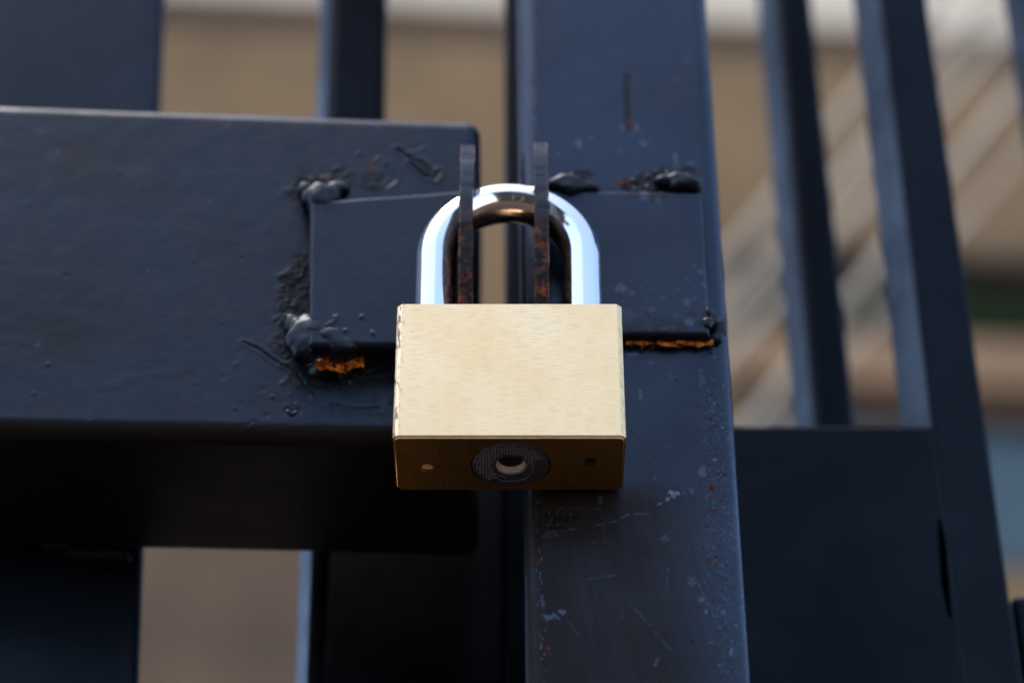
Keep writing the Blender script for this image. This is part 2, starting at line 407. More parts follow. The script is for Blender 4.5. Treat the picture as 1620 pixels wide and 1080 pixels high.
def beam_surf(x, z):
    s = x.shape; x = x.ravel(); z = z.ravel()
    h = .20*(fbm(x, z, 26, 3)-.5) +   .07*(fbm(x, z, 5, 9)-.5) + .012*(fbm(x, z, 1.3, 12, 3)-.5)
    zero = np.zeros_like(x); wear_and_reflection, rust, chip, burn = zero.copy(), zero.copy(), zero.copy(), zero.copy()
    warp = (fbm(x, z, 4, 21)-.5)*5
    # burnt, spattered paint round the welds
    def halo(cx, cy, r, amp, seed, b=.9):
        nonlocal h, burn
        px, pz = PB(cx, cy); d = np.hypot(x-px, (z-pz)) + warp
        m = 1 - sst(r*.45, r, d)
        wx, wz = x+(fbm(x, z, 1.4, seed+7)-.5)*2.2, z+(fbm(x, z, 1.4, seed+8)-.5)*2.2
        sp = 1-np.abs(fbm(wx, wz, 1.5, seed, 4)-.5)*4; sp = np.clip(sp, 0, 1)**1.5
        ln = fbm(x, z, 3.5, seed+5)
        h = h + m*amp*(sp*1.0-.2)*sst(.3, .6, ln); burn = np.maximum(burn, m*b*sst(.25, .55, ln+m*.35))
    halo(497, 302, 9.0, .42, 31); halo(535, 285, 7.0, .30, 33, .7); halo(588, 292, 5.0, .32, 35, .8)
    for cy, r in ((405, 2.5), (435, 5), (460, 5.5), (485, 7), (512, 8), (545, 8)): halo(474, cy, r, .36, 40+cy % 7)
    halo(505, 590, 8, .40, 52, .55); halo(560, 600, 6, .35, 53, .4)
    # runs and wrinkles in the paint
    for pts, wd, am in (([(628, 236), (648, 250), (668, 258), (684, 276)], .55, -.38), ([(650, 258), (668, 276), (688, 283), (694, 272)], .6, -.42),
                        ([(640, 243), (664, 240), (672, 232)], .5, .15), ([(612, 262), (625, 285), (610, 296)], .5, -.25),
                        ([(590, 258), (600, 248), (606, 262)], .45, .14), ([(560, 250), (568, 240), (576, 250)], .4, .14),
                        ([(384, 541), (410, 552), (428, 566), (446, 577)], .35, -.35), ([(446, 577), (470, 590), (482, 606)], .35, -.3),
                        ([(520, 640), (560, 648), (600, 646)], .5, -.15), ([(170, 612), (230, 592), (300, 584)], 1.4, .018),
                        ([(455, 650), (463, 655), (470, 651)], .35, .5), ([(380, 680), (396, 676), (402, 672)], .5, .35),
                        ([(575, 600), (610, 596), (640, 598)], .5, -.25)):
        d = polyd(x, z, [PB(*p) for p in pts]) + warp*.06
        h = h + am*np.exp(-(d/wd)**2) - .5*am*np.exp(-((d-1.4*wd)/wd)**2)
        if am < -.3: burn = np.maximum(burn, .6*np.exp(-(d/(wd*1.1))**2))
    # small pimples, thicker towards the lower right
    for i in range(120):
        px, py = random.gauss(520, 75), random.gauss(618, 24)
        if i > 75: px, py = random.uniform(0, 740), random.uniform(200, 650)
        cx, cz = PB(px, py); r = random.uniform(.25, .6)
        h = h + random.uniform(-.16, .22)*np.exp(-((x-cx)**2+(z-cz)**2)/r**2)
    # rust bleeding through
    for (px, py), (rx, rz), a in (((590, 262), (1.3, 3.2), .5), ((588, 232), (1.0, 1.2), .7), ((683, 272), (1.6, .9), .8),
                                  ((320, 193), (6, .6), .55), ((370, 196), (9, .6), .45), ((420, 202), (5, .6), .3), ((700, 190), (5, .5), .5)):
        cx, cz = PB(px, py); d = np.hypot((x-cx)/rx, (z-cz)/rz)
        rust = np.maximum(rust, a*(1-sst(.5, 1.2, d))*sst(.42, .62, fbm(x, z, 1.1, 77)))
    for (px, py), r in (((66, 208), 1.3), ((89, 240), 1.6), ((140, 660), .8), ((92, 473), .5), ((232, 428), .5), ((60, 545), .7)):
        cx, cz = PB(px, py); chip = np.maximum(chip, .30*np.exp(-((x-cx)**2+(z-cz)**2)/r**2*1.3)*sst(.3, .6, fbm(x, z, .7, 5)))
    # brown strip along the lower corner, its dull reflection painted in
    zb = zbotf(x); d = z-zb
    wear_and_reflection = np.maximum(wear_and_reflection, (1-sst(3.0, 4.6, d+warp*.12)))
    wear_and_reflection = np.maximum(wear_and_reflection, .35*sst(.55, .8, fbm(x, z, 18, 91)))
    return h.reshape(s), {k: v.reshape(s) for k, v in dict(wear_and_reflection=wear_and_reflection, rust=rust, chip=chip, burn=burn).items()}

sx = steps(at(0, 400, YB)[0]-3, bx1, .34, -700, bx1, 60)
sx = np.unique(np.concatenate([sx, bx1 - 3.5*(1-np.cos(np.linspace(0, math.pi/2, 8)))]))
HB = ztopf(-40)-zbotf(-40)
prof = rrect(HB, DB, 4.0, 230, 8, 8, 4)
def beam_map(s, a, b):
    zt, zb = ztopf(s), zbotf(s); return s, YB+b, (zt+zb)/2 + a*(zt-zb)/HB
sweep('cross_beam', sx, prof, beam_map, M['beam_paint'], left, beam_surf, endr=3.5)

def bar(name, pl_t, pr_t, pl_b, pr_b, Y, D, parent, yaw=0, r=2.5, mat=None, zr=(-1550, 620), surf=None):
    """upright bar whose two front edges pass through photo points at the top and bottom, at depth Y"""
    L1, R1, L2, R2 = at(*pl_t, Y), at(*pr_t, Y), at(*pl_b, Y), at(*pr_b, Y)
    def xl(z): return L1[0]+(z-L1[2])*(L2[0]-L1[0])/(L2[2]-L1[2])
    def xr(z): return R1[0]+(z-R1[2])*(R2[0]-R1[0])/(R2[2]-R1[2])
    W = xr(0)-xl(0)
    cy, sy = math.cos(yaw), math.sin(yaw)
    if yaw > 0: W = (W - D*sy)/cy if W > D*sy+4 else W
    pr = rrect(W, D, r, 8 if surf is None else int(W/.45), 6, 3)
    k = Y+D/2
    zs = np.linspace(zr[0], zr[1], 40) if surf is None else steps(-110, 105, .45, zr[0], zr[1], 60)
    def mp(s, a, b):
        c = (xl(s)+xr(s))/2; bb = b-D/2
        return c + a*cy - bb*sy, k + a*sy + bb*cy, s
    return sweep(name, zs, pr, mp, mat or M['bar_paint'], parent, surf)
bar('upright', (-60, 0), (276, 0), (-150, 1080), (211, 1080), YB+DB+.8, 30, left, yaw=R(8), mat=M['upright_paint'])
bar('upright', (490, 0), (621, 0), (456, 1080), (598, 1080), 92, 20, left, yaw=R(15))

# wide lower plate box beside the inner upright, below the beam
def box(name, x0, x1, y0, y1, z0, z1, mat, parent, bev=1.5, seg=3):
    bm = bmesh.new(); bmesh.ops.create_cube(bm, size=1)
    for v in bm.verts: v.co = Vector((x0+(v.co.x+.5)*(x1-x0), y0+(v.co.y+.5)*(y1-y0), z0+(v.co.z+.5)*(z1-z0)))
    if bev: bmesh.ops.bevel(bm, geom=bm.edges[:], offset=bev, segments=seg, affect='EDGES', profile=.5)
    return bm_obj(name, bm, mat, parent, auto=35)
xa = at(510, 980, 90)[0]; xb = at(806, 900, 84)[0]
box('lock_box', xa, xb, 90, 108, -260, at(700, 700, 84)[2], M['bar_paint'], left, 2.5)

# hasp plates -------------------------------------------------------
def plate_surf(seed, pf, blots, rim=None):
    def f(x, z):
        s = x.shape; x = x.ravel(); z = z.ravel()
        h = .10*(fbm(x, z, 12, seed)-.5) + .03*(fbm(x, z, 3, seed+1)-.5) + .008*(fbm(x, z, 1, seed+2)-.5)
        zero = np.zeros_like(x); wear_and_reflection, rust, chip, burn = zero.copy(), zero.copy(), zero.copy(), zero.copy()
        for (px, py), r, a, kind in blots:
            cx, cz = pf(px, py); d = np.hypot(x-cx, z-cz)/r + (fbm(x, z, .9, seed+9)-.5)*1.1
            m = a*(1-sst(.5, 1.0, d))
            if kind == 'c': chip = np.maximum(chip, m*.65); h = h + .05*m
            elif kind == 'r': rust = np.maximum(rust, m)
            elif kind == 'b': burn = np.maximum(burn, m)
            elif kind == 'p': h = h + m*.22
        return h.reshape(s), {k: v.reshape(s) for k, v in dict(wear_and_reflection=wear_and_reflection, rust=rust, chip=chip, burn=burn).items()}
    return f
def hasp_plate(name, q, Y, th, surf, mat, parent, r=1.1):
    """q = photo corners TL TR BR BL of the front face"""
    c = [at(*p, Y) for p in q]
    TL, TR, BR, BL = [np.array([p[0], p[2]]) for p in c]
    n = int(abs(TR[0]-TL[0])/.35); m = int(abs(TL[1]-BL[1])/.35)
    U, Vv = np.meshgrid(np.linspace(0, 1, n), np.linspace(0, 1, m))
    P = (TL[None, None]*(1-U)[..., None] + TR*U[..., None])*(1-Vv)[..., None] + (BL*(1-U)[..., None]+BR*U[..., None])*Vv[..., None]
    x, z = P[..., 0], P[..., 1]
    W, H = abs(TR[0]-TL[0]), abs(TL[1]-BL[1])
    dE = np.minimum(np.minimum(U, 1-U)*W, np.minimum(Vv, 1-Vv)*H)
    k = np.clip(1-dE/r, 0, 1); rd = r*(1-np.sqrt(np.clip(1-k*k, 0, 1)))
    h, at_ = surf(x, z)
    # wavy, hand-cut outline
    wob = (fbm(x+z, x-z, 7, 55)-.5)*.5; edge = np.clip(1-dE/3, 0, 1)
    z = z + wob*edge; x = x + wob*edge
    y = Y + rd - h*(1-k)
    V = np.stack([x.ravel(), y.ravel(), z.ravel()], 1); N = n*m
    F_ = [(j*n+i, j*n+i+1, (j+1)*n+i+1, (j+1)*n+i) for j in range(m-1) for i in range(n-1)]
    rimi = [i for i in range(n)] + [j*n+n-1 for j in range(1, m)] + [(m-1)*n+i for i in range(n-2, -1, -1)] + [j*n for j in range(m-2, 0, -1)]
    back = V[rimi].copy(); back[:, 1] = Y+th
    V = np.vstack([V, back]); L = len(rimi)
    for i in range(L):
        j = (i+1) % L; F_.append((rimi[i], N+i, N+j, rimi[j]))
    F_.append(tuple(N+i for i in range(L))[::-1])
    attrs = {k_: np.concatenate([v.ravel(), v.ravel()[rimi]]) for k_, v in at_.items()}
    o = mesh_np(name, V, F_, mat, parent, attrs)
    bm = bmesh.new(); bm.from_mesh(o.data); bmesh.ops.recalc_face_normals(bm, faces=bm.faces)
    for e in bm.edges:
        if len(e.link_faces) == 2 and e.calc_face_angle(0) > R(50): e.smooth = False
    bm.to_mesh(o.data); bm.free()
    return o
YH = 18.0
PH = lambda px, py: tuple(at(px, py, YH)[[0, 2]])
bl = [((random.uniform(505, 600), random.uniform(500, 530)), random.uniform(.4, .8), 1, 'p') for _ in range(9)]
bl += [((525, 330), 2.0, .25, 'b'), ((530, 520), 1.5, .2, 'b'), ((560, 545), 2.2, .5, 'b')]
hasp_plate('hasp_plate', [(490, 318), (738, 300), (738, 545), (487, 547)], YH, 4.2, plate_surf(61, PH, bl), M['beam_paint'], left)

def hasp_tab(name, xl, xr, ztop_, zbot_, y0, y1, hole, parent, seed):
    """flat steel ear standing out from its plate, with the hole the shackle passes through"""
    hy, hz, hr = hole
    bm = bmesh.new(); N = 64; rim = []; hl = []
    cy, cz = hy, hz
    rr = 2.2
    for i in range(N):
        a = 2*math.pi*i/N; dy, dz = math.cos(a), math.sin(a)
        t_ = 1e9
        if dy > 1e-6: t_ = min(t_, (y1-cy)/dy)
        if dy < -1e-6: t_ = min(t_, (y0-cy)/dy)
        if dz > 1e-6: t_ = min(t_, (ztop_-cz)/dz)
        if dz < -1e-6: t_ = min(t_, (zbot_-cz)/dz)
        rim.append((cy+dy*t_, cz+dz*t_)); hl.append((cy+dy*hr, cz+dz*hr))
    for yy in (y0, y1):                    # snap nearest points to the corners
        for zz in (ztop_, zbot_):
            j = min(range(N), key=lambda i: (rim[i][0]-yy)**2+(rim[i][1]-zz)**2); rim[j] = (yy, zz)
    A = [bm.verts.new((xl, *p)) for p in rim]; B = [bm.verts.new((xr, *p)) for p in rim]
    Ah = [bm.verts.new((xl, *p)) for p in hl]; Bh = [bm.verts.new((xr, *p)) for p in hl]
    for i in range(N):
        j = (i+1) % N
        bm.faces.new((A[i], A[j], Ah[j], Ah[i])); bm.faces.new((B[j], B[i], Bh[i], Bh[j]))
        bm.faces.new((A[j], A[i], B[i], B[j])); bm.faces.new((Ah[i], Ah[j], Bh[j], Bh[i]))
    ed = [e for e in bm.edges if len(e.link_faces) == 2 and e.calc_face_angle(0) > R(60)]
    bmesh.ops.bevel(bm, geom=ed, offset=.3, segments=2, affect='EDGES')
    for zc_ in np.arange(zbot_+.6, ztop_-.3, .6):
        bmesh.ops.bisect_plane(bm, geom=bm.verts[:]+bm.edges[:]+bm.faces[:], plane_co=(0, 0, zc_), plane_no=(0, 0, 1))
    bm.verts.index_update(); 
    for v in bm.verts:                     # ragged torch-cut edges and a slight bow
        z = v.co.z
        n = float(fbm(np.array([z+seed*13]), np.array([float(seed)]), 3.5, seed, 3)[0]-.5)
        front = 1-min(1, max(0, (v.co.y-y0)/2))
        sgn = 1 if v.co.x > (xl+xr)/2 else -1
        v.co.x += front*(n*.5)*sgn + .5*math.sin((z-zbot_)/(ztop_-zbot_)*math.pi)*(-.5 if seed % 2 else .25)
        u_ = (z-(ztop_+zbot_)/2)/((ztop_-zbot_)/2)
        v.co.y += front*n*.35 + EB*abs(u_)**2.2*max(0, 1-(v.co.y-y0)/(y1-y0))
    o = bm_obj(name, bm, M['tab'], parent, auto=50)
    return o
ty0 = 0.5
EB = 2.6
zt_l = at(738, 229, ty0+EB)[2]; zt_r = at(856, 225, ty0+EB)[2]
zbt = at(600, 545, YH)[2]
SHY = 10.0                                   # plane of the shackle
xs_l = at(657, 450, SHY)[0]; xs_r = at(953, 450, SHY)[0]; RS = 4.65
top_s = at(806, 293, SHY)[2]
xc_s = (xs_l+xs_r)/2; Ra = (xs_r-xs_l)/2 - RS
zc_top = top_s - RS*1.22                       # height of the tube axis at the crown
hole_z = zc_top - .6
hasp_tab('hasp_ear', at(728, 300, ty0)[0], at(750, 300, ty0)[0], zt_l, zbt, ty0, YH+3.5, (SHY, hole_z-.8, 6.4), left, 3)

# weld beads ---------------------------------------------------------
def bead(cx, cy, Y, wpx, hpx, dep, parent, seed, name='weld_bead', sharp=1.0, rot=0):
    """lumpy blob of weld centred on a photo point at depth Y; width/height in photo px"""
    c = at(cx, cy, Y); k = ppm(Y, c[2]); a = wpx/2/k; b = hpx/2/k/ct
    bm = bmesh.new(); bmesh.ops.create_icosphere(bm, subdivisions=4, radius=1)
    for v in bm.verts:
        p = v.co.copy(); n = p.normalized()
        q = np.array([n.x*1.7+n.y*.5+seed]), np.array([n.z*1.9+n.y*.9-seed])
        f = 1 + .45*(float(fbm(q[0], q[1], 1.0, seed, 2)[0])-.5) + .16*(float(fbm(q[0]*4, q[1]*4, 1.0, seed+3)[0])-.5)
        tp = 1-(1-sharp)*abs(n.x)**2
        X, Zz = n.x*a*f, n.z*b*f*tp
        X, Zz = X*math.cos(rot)-Zz*math.sin(rot), X*math.sin(rot)+Zz*math.cos(rot)
        v.co = Vector((c[0]+X, Y+n.y*(1.5-.5*n.y*n.y)*dep*(.8+.2*f), c[2]+Zz))
    return bm_obj(name, bm, M['weld'], parent)
def cluster(items, parent, seed, vox=.4):
    """several lumps fused into one painted-over run of weld"""
    obs = [bead(*it[:6], None, seed+k, rot=it[6] if len(it) > 6 else 0) for k, it in enumerate(items)]
    bm = bmesh.new()
    for o in obs: bm.from_mesh(o.data); bpy.data.objects.remove(o)
    me = bpy.data.meshes.new('weld_bead'); bm.to_mesh(me); bm.free()
    o = link('weld_bead', me, M['weld'], parent)
    md = o.modifiers.new('r', 'REMESH'); md.mode = 'VOXEL'; md.voxel_size = vox*MM
    md = o.modifiers.new('s', 'SMOOTH'); md.iterations = 4; md.factor = .5
    dg = bpy.context.evaluated_depsgraph_get(); nm = bpy.data.meshes.new_from_object(o.evaluated_get(dg)); o.modifiers.clear(); o.data = nm
    if not nm.materials: nm.materials.append(M['weld'])
    co = np.empty(len(nm.vertices)*3, dtype=np.float32); nm.vertices.foreach_get('co', co); co = co.reshape(-1, 3)
    no = np.array([v.normal for v in nm.vertices]); q = co*1000
    h = (fbm(q[:, 0]+q[:, 1], q[:, 2], 4.5, seed, 2)-.5)*.45 + (fbm(q[:, 0], q[:, 2]-q[:, 1], .8, seed+4, 2)-.5)*.03
    co = co + no*(h*MM)[:, None]; nm.vertices.foreach_set('co', co.astype(np.float32).ravel())
    nm.polygons.foreach_set('use_smooth', [True]*len(nm.polygons)); nm.update(); return o
cluster([(512, 312, YH+1.6, 54, 42, 2.1, -.1), (490, 319, YH+3.6, 30, 26, 3.2), (533, 302, YH+3, 44, 20, 2.2, .1), (500, 330, YH+3.2, 26, 30, 2.2), (486, 306, YH+6, 34, 22, 3)], left, 2)
cluster([(482, 536, YH+2.8, 62, 70, 2.5), (505, 520, YH+2.0, 56, 34, 2.0), (462, 520, YH+6, 30, 36, 3.2), (540, 550, YH+2.6, 60, 28, 2.8, -.35), (522, 534, YH+1.6, 50, 26, 1.8), (575, 549, YH+3, 60, 14, 2.2)], left, 5)
cluster([(512, 584, YB-.6, 38, 26, 2.0), (500, 590, YB, 24, 18, 1.4)], left, 9)
# weld where the outer upright meets the underside of the beam
bead(132, 880, YB+DB+1, 150, 26, 4, left, 15, sharp=.6, rot=-.08)
bead(95, 872, YB+DB-1, 60, 16, 4, left, 18, sharp=.6)

# flaking rust in the gaps under the plates
def flakes(name, pts, Y, parent, mat, seed, spread=(3, 2), n=40, size=(.6, 1.6), dep=2.2):
    rnd = random.Random(seed); bm = bmesh.new()
    for i in range(n):
        t_ = rnd.random()*(len(pts)-1); j = int(t_); f = t_-j
        px = pts[j][0]*(1-f)+pts[min(j+1, len(pts)-1)][0]*f + rnd.gauss(0, spread[0])
        py = pts[j][1]*(1-f)+pts[min(j+1, len(pts)-1)][1]*f + rnd.gauss(0, spread[1])
        y = Y - rnd.random()*dep*.5; c = at(px, py, y); s_ = rnd.uniform(*size)
        r = bmesh.ops.create_icosphere(bm, subdivisions=1, radius=1)
        rot = Matrix.Rotation(rnd.uniform(0, 6), 3, 'Y') @ Matrix.Rotation(rnd.uniform(-.6, .6), 3, 'X')
        for v in r['verts']:
            q = Vector((v.co.x*s_*rnd.uniform(.6, 1.3), v.co.y*s_*.3, v.co.z*s_*.4*rnd.uniform(.5, 1.5)))
            v.co = Vector(c) + rot @ q
    return bm_obj(name, bm, mat, parent, smooth=False)
def rust_sheet(x0, x1, y0, y1, Y, parent, seed, cut=.5, amp=3.0):
    """ragged, curling sheet of rust filling the gap under a plate"""
    n, m = int((x1-x0)*.9), max(10, int((y1-y0)*1.2)); gx, gy = np.meshgrid(np.linspace(x0, x1, n), np.linspace(y0, y1, m))
    P = np.array([at(a, b, Y) for a, b in zip(gx.ravel(), gy.ravel())]); x, z = P[:, 0], P[:, 2]
    f = fbm(x, z, 2.6, seed, 4); mk = fbm(x*.8, z*1.5, 2.2, seed+3, 3)
    u_ = (gx.ravel()-x0)/(x1-x0); v_ = (gy.ravel()-y0)/(y1-y0)
    mk = mk - .55*np.abs(v_-.5)**1.5*1.6 - .35*np.clip(np.abs(u_-.5)*2-.7, 0, 1)
    P[:, 1] -= (f-.4)*amp
    ok = (mk > cut-.2).reshape(m, n)
    F_ = [(j*n+i, j*n+i+1, (j+1)*n+i+1, (j+1)*n+i) for j in range(m-1) for i in range(n-1) if ok[j, i] and ok[j+1, i] and ok[j, i+1] and ok[j+1, i+1]]
    us = sorted({v for f_ in F_ for v in f_}); mp = {v: k for k, v in enumerate(us)}
    o = mesh_np('rust_scale', P[us], [tuple(mp[v] for v in f_) for f_ in F_], M['rust'], parent, smooth=False)
    md = o.modifiers.new('s', 'SOLIDIFY'); md.thickness = .0003; md.offset = 0
    return o
rust_sheet(500, 576, 551, 590, YB-3.0, left, 4, .475, 4.0)
flakes('rust_scale', [(508, 568), (530, 570), (552, 572), (566, 560)], YB-2.4, left, M['rust_dark'], 4, (6, 4), 26, (.4, 1.2), 3.0)

# ------------------------------------------------------------------ right gate leaf
right = empty('gate_leaf', 'scratched black right gate post with chipped paint, and the bars and rail beyond it', 'gate')
rxl = lambda z: None
def post_surf(x, z):
    s = x.shape; x = x.ravel(); z = z.ravel()
    h = .16*(fbm(x, z, 22, 103)-.5) + .04*(fbm(x, z, 4, 109)-.5) + .012*(fbm(x, z, 1.1, 112, 3)-.5)
    zero = np.zeros_like(x); wear_and_reflection, rust, chip, burn = zero.copy(), zero.copy(), zero.copy(), zero.copy()
    warp = (fbm(x, z, 3, 121)-.5)*3; nz = fbm(x, z, .8, 140)
    def spot(px, py, rx, rz, a, dst, k=1.1, rot=0, hh=.04):
        nonlocal h
        cx, cz = PP(px, py); dx, dz = x-cx, z-cz
        c_, s_ = math.cos(rot), math.sin(rot); u_, v_ = dx*c_+dz*s_, -dx*s_+dz*c_
        d = np.hypot(u_/rx, v_/rz)
        near = d < 2.5
        m = np.zeros_like(x); m[near] = a*(1-sst(.55, 1.0, d[near]+(nz[near]-.5)*k*1.6))
        np.maximum(dst, m, out=dst); h = h + hh*m
    # upper smear
    d = polyd(x, z, [PP(993, 122), PP(994, 165), PP(995, 205)]) + warp*.12
    burn = np.maximum(burn, .9*(1-sst(.5, 1.5, d))); h = h - .15*np.exp(-(d/1.0)**2)
    spot(995, 196, .9, 1.4, .8, rust); spot(985, 200, .7, 1.2, .4, chip); spot(1008, 202, .8, 1.6, .4, chip)
    for px, py, rx, rz, a in ((915, 227, 1.0, 1.5, .5), (1018, 227, 1.0, 1.3, .3), (935, 218, .5, .6, .3), (980, 238, .5, .7, .35), (1069, 250, .5, 3.0, .5),
                              (1070, 127, .8, .8, .2), (1088, 92, 1.2, 1.4, .2), (843, 188, .5, 1.2, .35), (1095, 258, 1.4, .5, .3), (884, 244, .5, .6, .3)):
        spot(px, py, rx, rz, a, chip)
    # burnt crust between the upper welds
    for px, py, r in ((885, 288, 4), (915, 280, 6), (1000, 292, 5.5), (1030, 284, 7), (1060, 278, 6.5), (1085, 274, 5), (1035, 302, 5), (940, 300, 3.5), (1000, 300, 4)):
        cx, cz = PP(px, py); d = np.hypot(x-cx, (z-cz)*1.7)+warp*.6
        sp = np.abs(fbm(x, z, 1.6, 150)-.5)*2; m = 1-sst(r*.4, r*.8, d)
        burn = np.maximum(burn, m*.9); h = h + m*.8*(sp-.25)
    for px, py, rx, rz, a in ((985, 290, 2.2, 1.0, .8), (1000, 285, 1.2, .7, .6), (1040, 296, .8, .6, .6), (975, 295, 1.2, .6, .5)): spot(px, py, rx, rz, a, rust)
    for px, py, rx, rz in ((1018, 305, 1.4, .5), (1042, 314, 2.2, .5), (1035, 308, .7, .9), (1008, 296, .8, .4)): spot(px, py, rx, rz, .55, chip)
    # below the plate
    rnd = random.Random(5)
    for i in range(105):
        py = rnd.uniform(545, 1085); t_ = (py-540)/540
        px = rnd.gauss(1120+t_*22, 24)
        sz = rnd.uniform(.16, .46); q = rnd.random()
        if q < .34: spot(px, py, sz, sz*rnd.uniform(.8, 1.8), .85, rust, hh=-.03)
        elif q < .72: spot(px, py, sz*.9, sz*rnd.uniform(.8, 1.6), rnd.uniform(.2, .6), chip)
        else: spot(px, py, sz, sz*1.2, .9, burn, hh=-.1)
    for i in range(70):                                  # down the left corner
        py = rnd.uniform(790, 1085); px = 850+(py-790)*.035+rnd.gauss(0, 4)
        sz = rnd.uniform(.13, .30); spot(px, py, sz, sz*rnd.uniform(1, 3.2), rnd.uniform(.25, .6), chip if rnd.random() < .68 else rust)
    for i in range(40):
        spot(rnd.uniform(995, 1150), rnd.uniform(540, 800), rnd.uniform(.15, .4), rnd.uniform(.15, .5), rnd.uniform(.15, .4), chip)
    for px, py, rx, rz, a, ds in ((1125, 772, .7, 1.6, .9, rust), (1126, 808, .8, .9, .8, rust), (1150, 770, .5, 1.3, .8, rust), (1122, 888, .7, .9, .8, rust), (868, 1028, .6, 1.7, .8, rust),
                                  (851, 890, .5, 1.1, .8, rust), (1130, 727, .7, .4, .5, chip), (1112, 745, 1.0, 1.8, .35, chip), (1095, 775, .8, 1.3, .3, chip),
                                  (873, 975, 1.6, .8, .55, chip), (888, 967, 1.0, .8, .7, chip), (1095, 920, 1.3, 1.6, .22, chip), (1110, 948, .9, .8, .4, chip), (1145, 967, .6, 1.0, .4, chip),
                                  (1052, 850, 1.0, 1.2, .25, chip), (1157, 1030, .5, 1.4, .7, chip), (949, 788, .6, 1.6, .25, chip), (1000, 560, 2.4, .5, .4, chip), (1030, 575, 1.2, .5, .4, chip),
                                  (1013, 622, .5, 1.5, .4, chip), (1110, 600, .8, 2.6, .3, chip), (1003, 545, 2, .8, .6, rust)):
        spot(px, py, rx, rz, a, ds)
    spot(1066, 783, 1.5, 1.1, 1.0, chip, 1.4, hh=.12); spot(1056, 790, 1.5, .6, 1.0, chip, 1.4, .5, .1); spot(1042, 797, .8, .25, .8, chip, 1.2, .3)
    # dark gouge
    spot(889, 818, 3.6, 1.3, 1.0, burn, hh=-.25); spot(868, 812, 1.2, 1.2, .9, burn, hh=-.2); spot(880, 832, 2.2, .6, .9, burn, hh=-.2)
    for (a_, b_), wd, am in ((((885, 804), (950, 805)), .22, .30), (((865, 842), (912, 836)), .30, .26), (((858, 848), (882, 846)), .30, .26), (((940, 832), (975, 823)), .20, .40), (((980, 820), (995, 813)), .20, .45),
                             (((1005, 812), (1026, 812)), .20, .5), (((920, 917), (978, 908)), .18, .28), (((925, 858), (970, 856)), .18, .18), (((1005, 962), (1062, 1028)), .16, .30),
                             (((985, 800), (1010, 812)), .15, .22), (((895, 972), (915, 1005)), .16, .30), (((1100, 912), (1130, 975)), .18, .35), (((1040, 1042), (1036, 1052)), .3, .6), (((1058, 892), (1055, 925)), .18, .3)):
        d, _ = segd(x, z, PP(*a_), PP(*b_)); d = d+np.abs(warp)*.05
        m = am*(1-sst(wd*.5, wd*1.5, d))*sst(.30, .55, fbm(x, z, 1.2, 199)); chip = np.maximum(chip, m*.8); h = h-.04*m
    # yellowish run of old glue
    d = polyd(x, z, [PP(950, 790), PP(956, 850), PP(968, 900), PP(965, 925), PP(985, 970), PP(1000, 1015)]) + warp*.10
    rust = np.maximum(rust, .42*(1-sst(.15, .5, d))*sst(.4, .65, fbm(x, z, 2.3, 177)))
    # rubbed brown streaks, slanting; the even brown zone paints in the dim low reflection
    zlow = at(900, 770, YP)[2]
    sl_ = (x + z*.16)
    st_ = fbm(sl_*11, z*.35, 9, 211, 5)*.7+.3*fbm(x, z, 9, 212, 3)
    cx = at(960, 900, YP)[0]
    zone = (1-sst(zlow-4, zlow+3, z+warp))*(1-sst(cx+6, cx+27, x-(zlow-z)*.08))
    wear_and_reflection = np.maximum(wear_and_reflection, zone*(.85+.15*sst(.38, .6, st_)))
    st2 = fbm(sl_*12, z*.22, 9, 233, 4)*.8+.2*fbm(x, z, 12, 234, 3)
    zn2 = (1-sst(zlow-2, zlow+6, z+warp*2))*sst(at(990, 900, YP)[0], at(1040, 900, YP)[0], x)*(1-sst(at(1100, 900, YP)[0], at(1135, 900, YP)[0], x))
    wear_and_reflection = np.maximum(wear_and_reflection,   .55*zn2*sst(.52, .60, st2)); h = h-.02*zone*st2
    # gritty right corner
    ex = at(1175, 1000, YP)[0]; g = sst(ex-10, ex-3, x)*(1-sst(at(900, 560, YP)[2]-10, at(900, 540, YP)[2], z))
    gg = fbm(x, z, .55, 260, 2); h = h + g*.12*(gg-.5); chip = np.maximum(chip, g*.22*sst(.66, .78, gg))
    return h.reshape(s), {k: v.reshape(s) for k, v in dict(wear_and_reflection=wear_and_reflection, rust=rust, chip=chip, burn=burn).items()}

def post():
    L = lambda z: at(821, 540, YP)[0]*1.0
    r1, r2 = at(1119, 0, YP), at(1191, 1080, YP)
    xr = lambda z: r1[0]+(z-r1[2])*(r2[0]-r1[0])/(r2[2]-r1[2])
    l1, l2 = at(822, 0, YP), at(833, 1080, YP)
    xl = lambda z: l1[0]+(z-l1[2])*(l2[0]-l1[0])/(l2[2]-l1[2])
    W = xr(0)-xl(0); pr = rrect(W, 46, 4.2, 165, 20, 5)
    zs = steps(r2[2]-4, r1[2]+4, .30, -1600, 600, 60)
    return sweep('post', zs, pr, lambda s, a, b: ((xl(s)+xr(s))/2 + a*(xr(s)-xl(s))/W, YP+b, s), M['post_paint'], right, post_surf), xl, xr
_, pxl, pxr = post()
# stop strip behind the post, standing out a little to its left
bar('stop_strip', (795, 0), (850, 0), (800, 1080), (860, 1080), YP+62, 6, right, r=1.2)
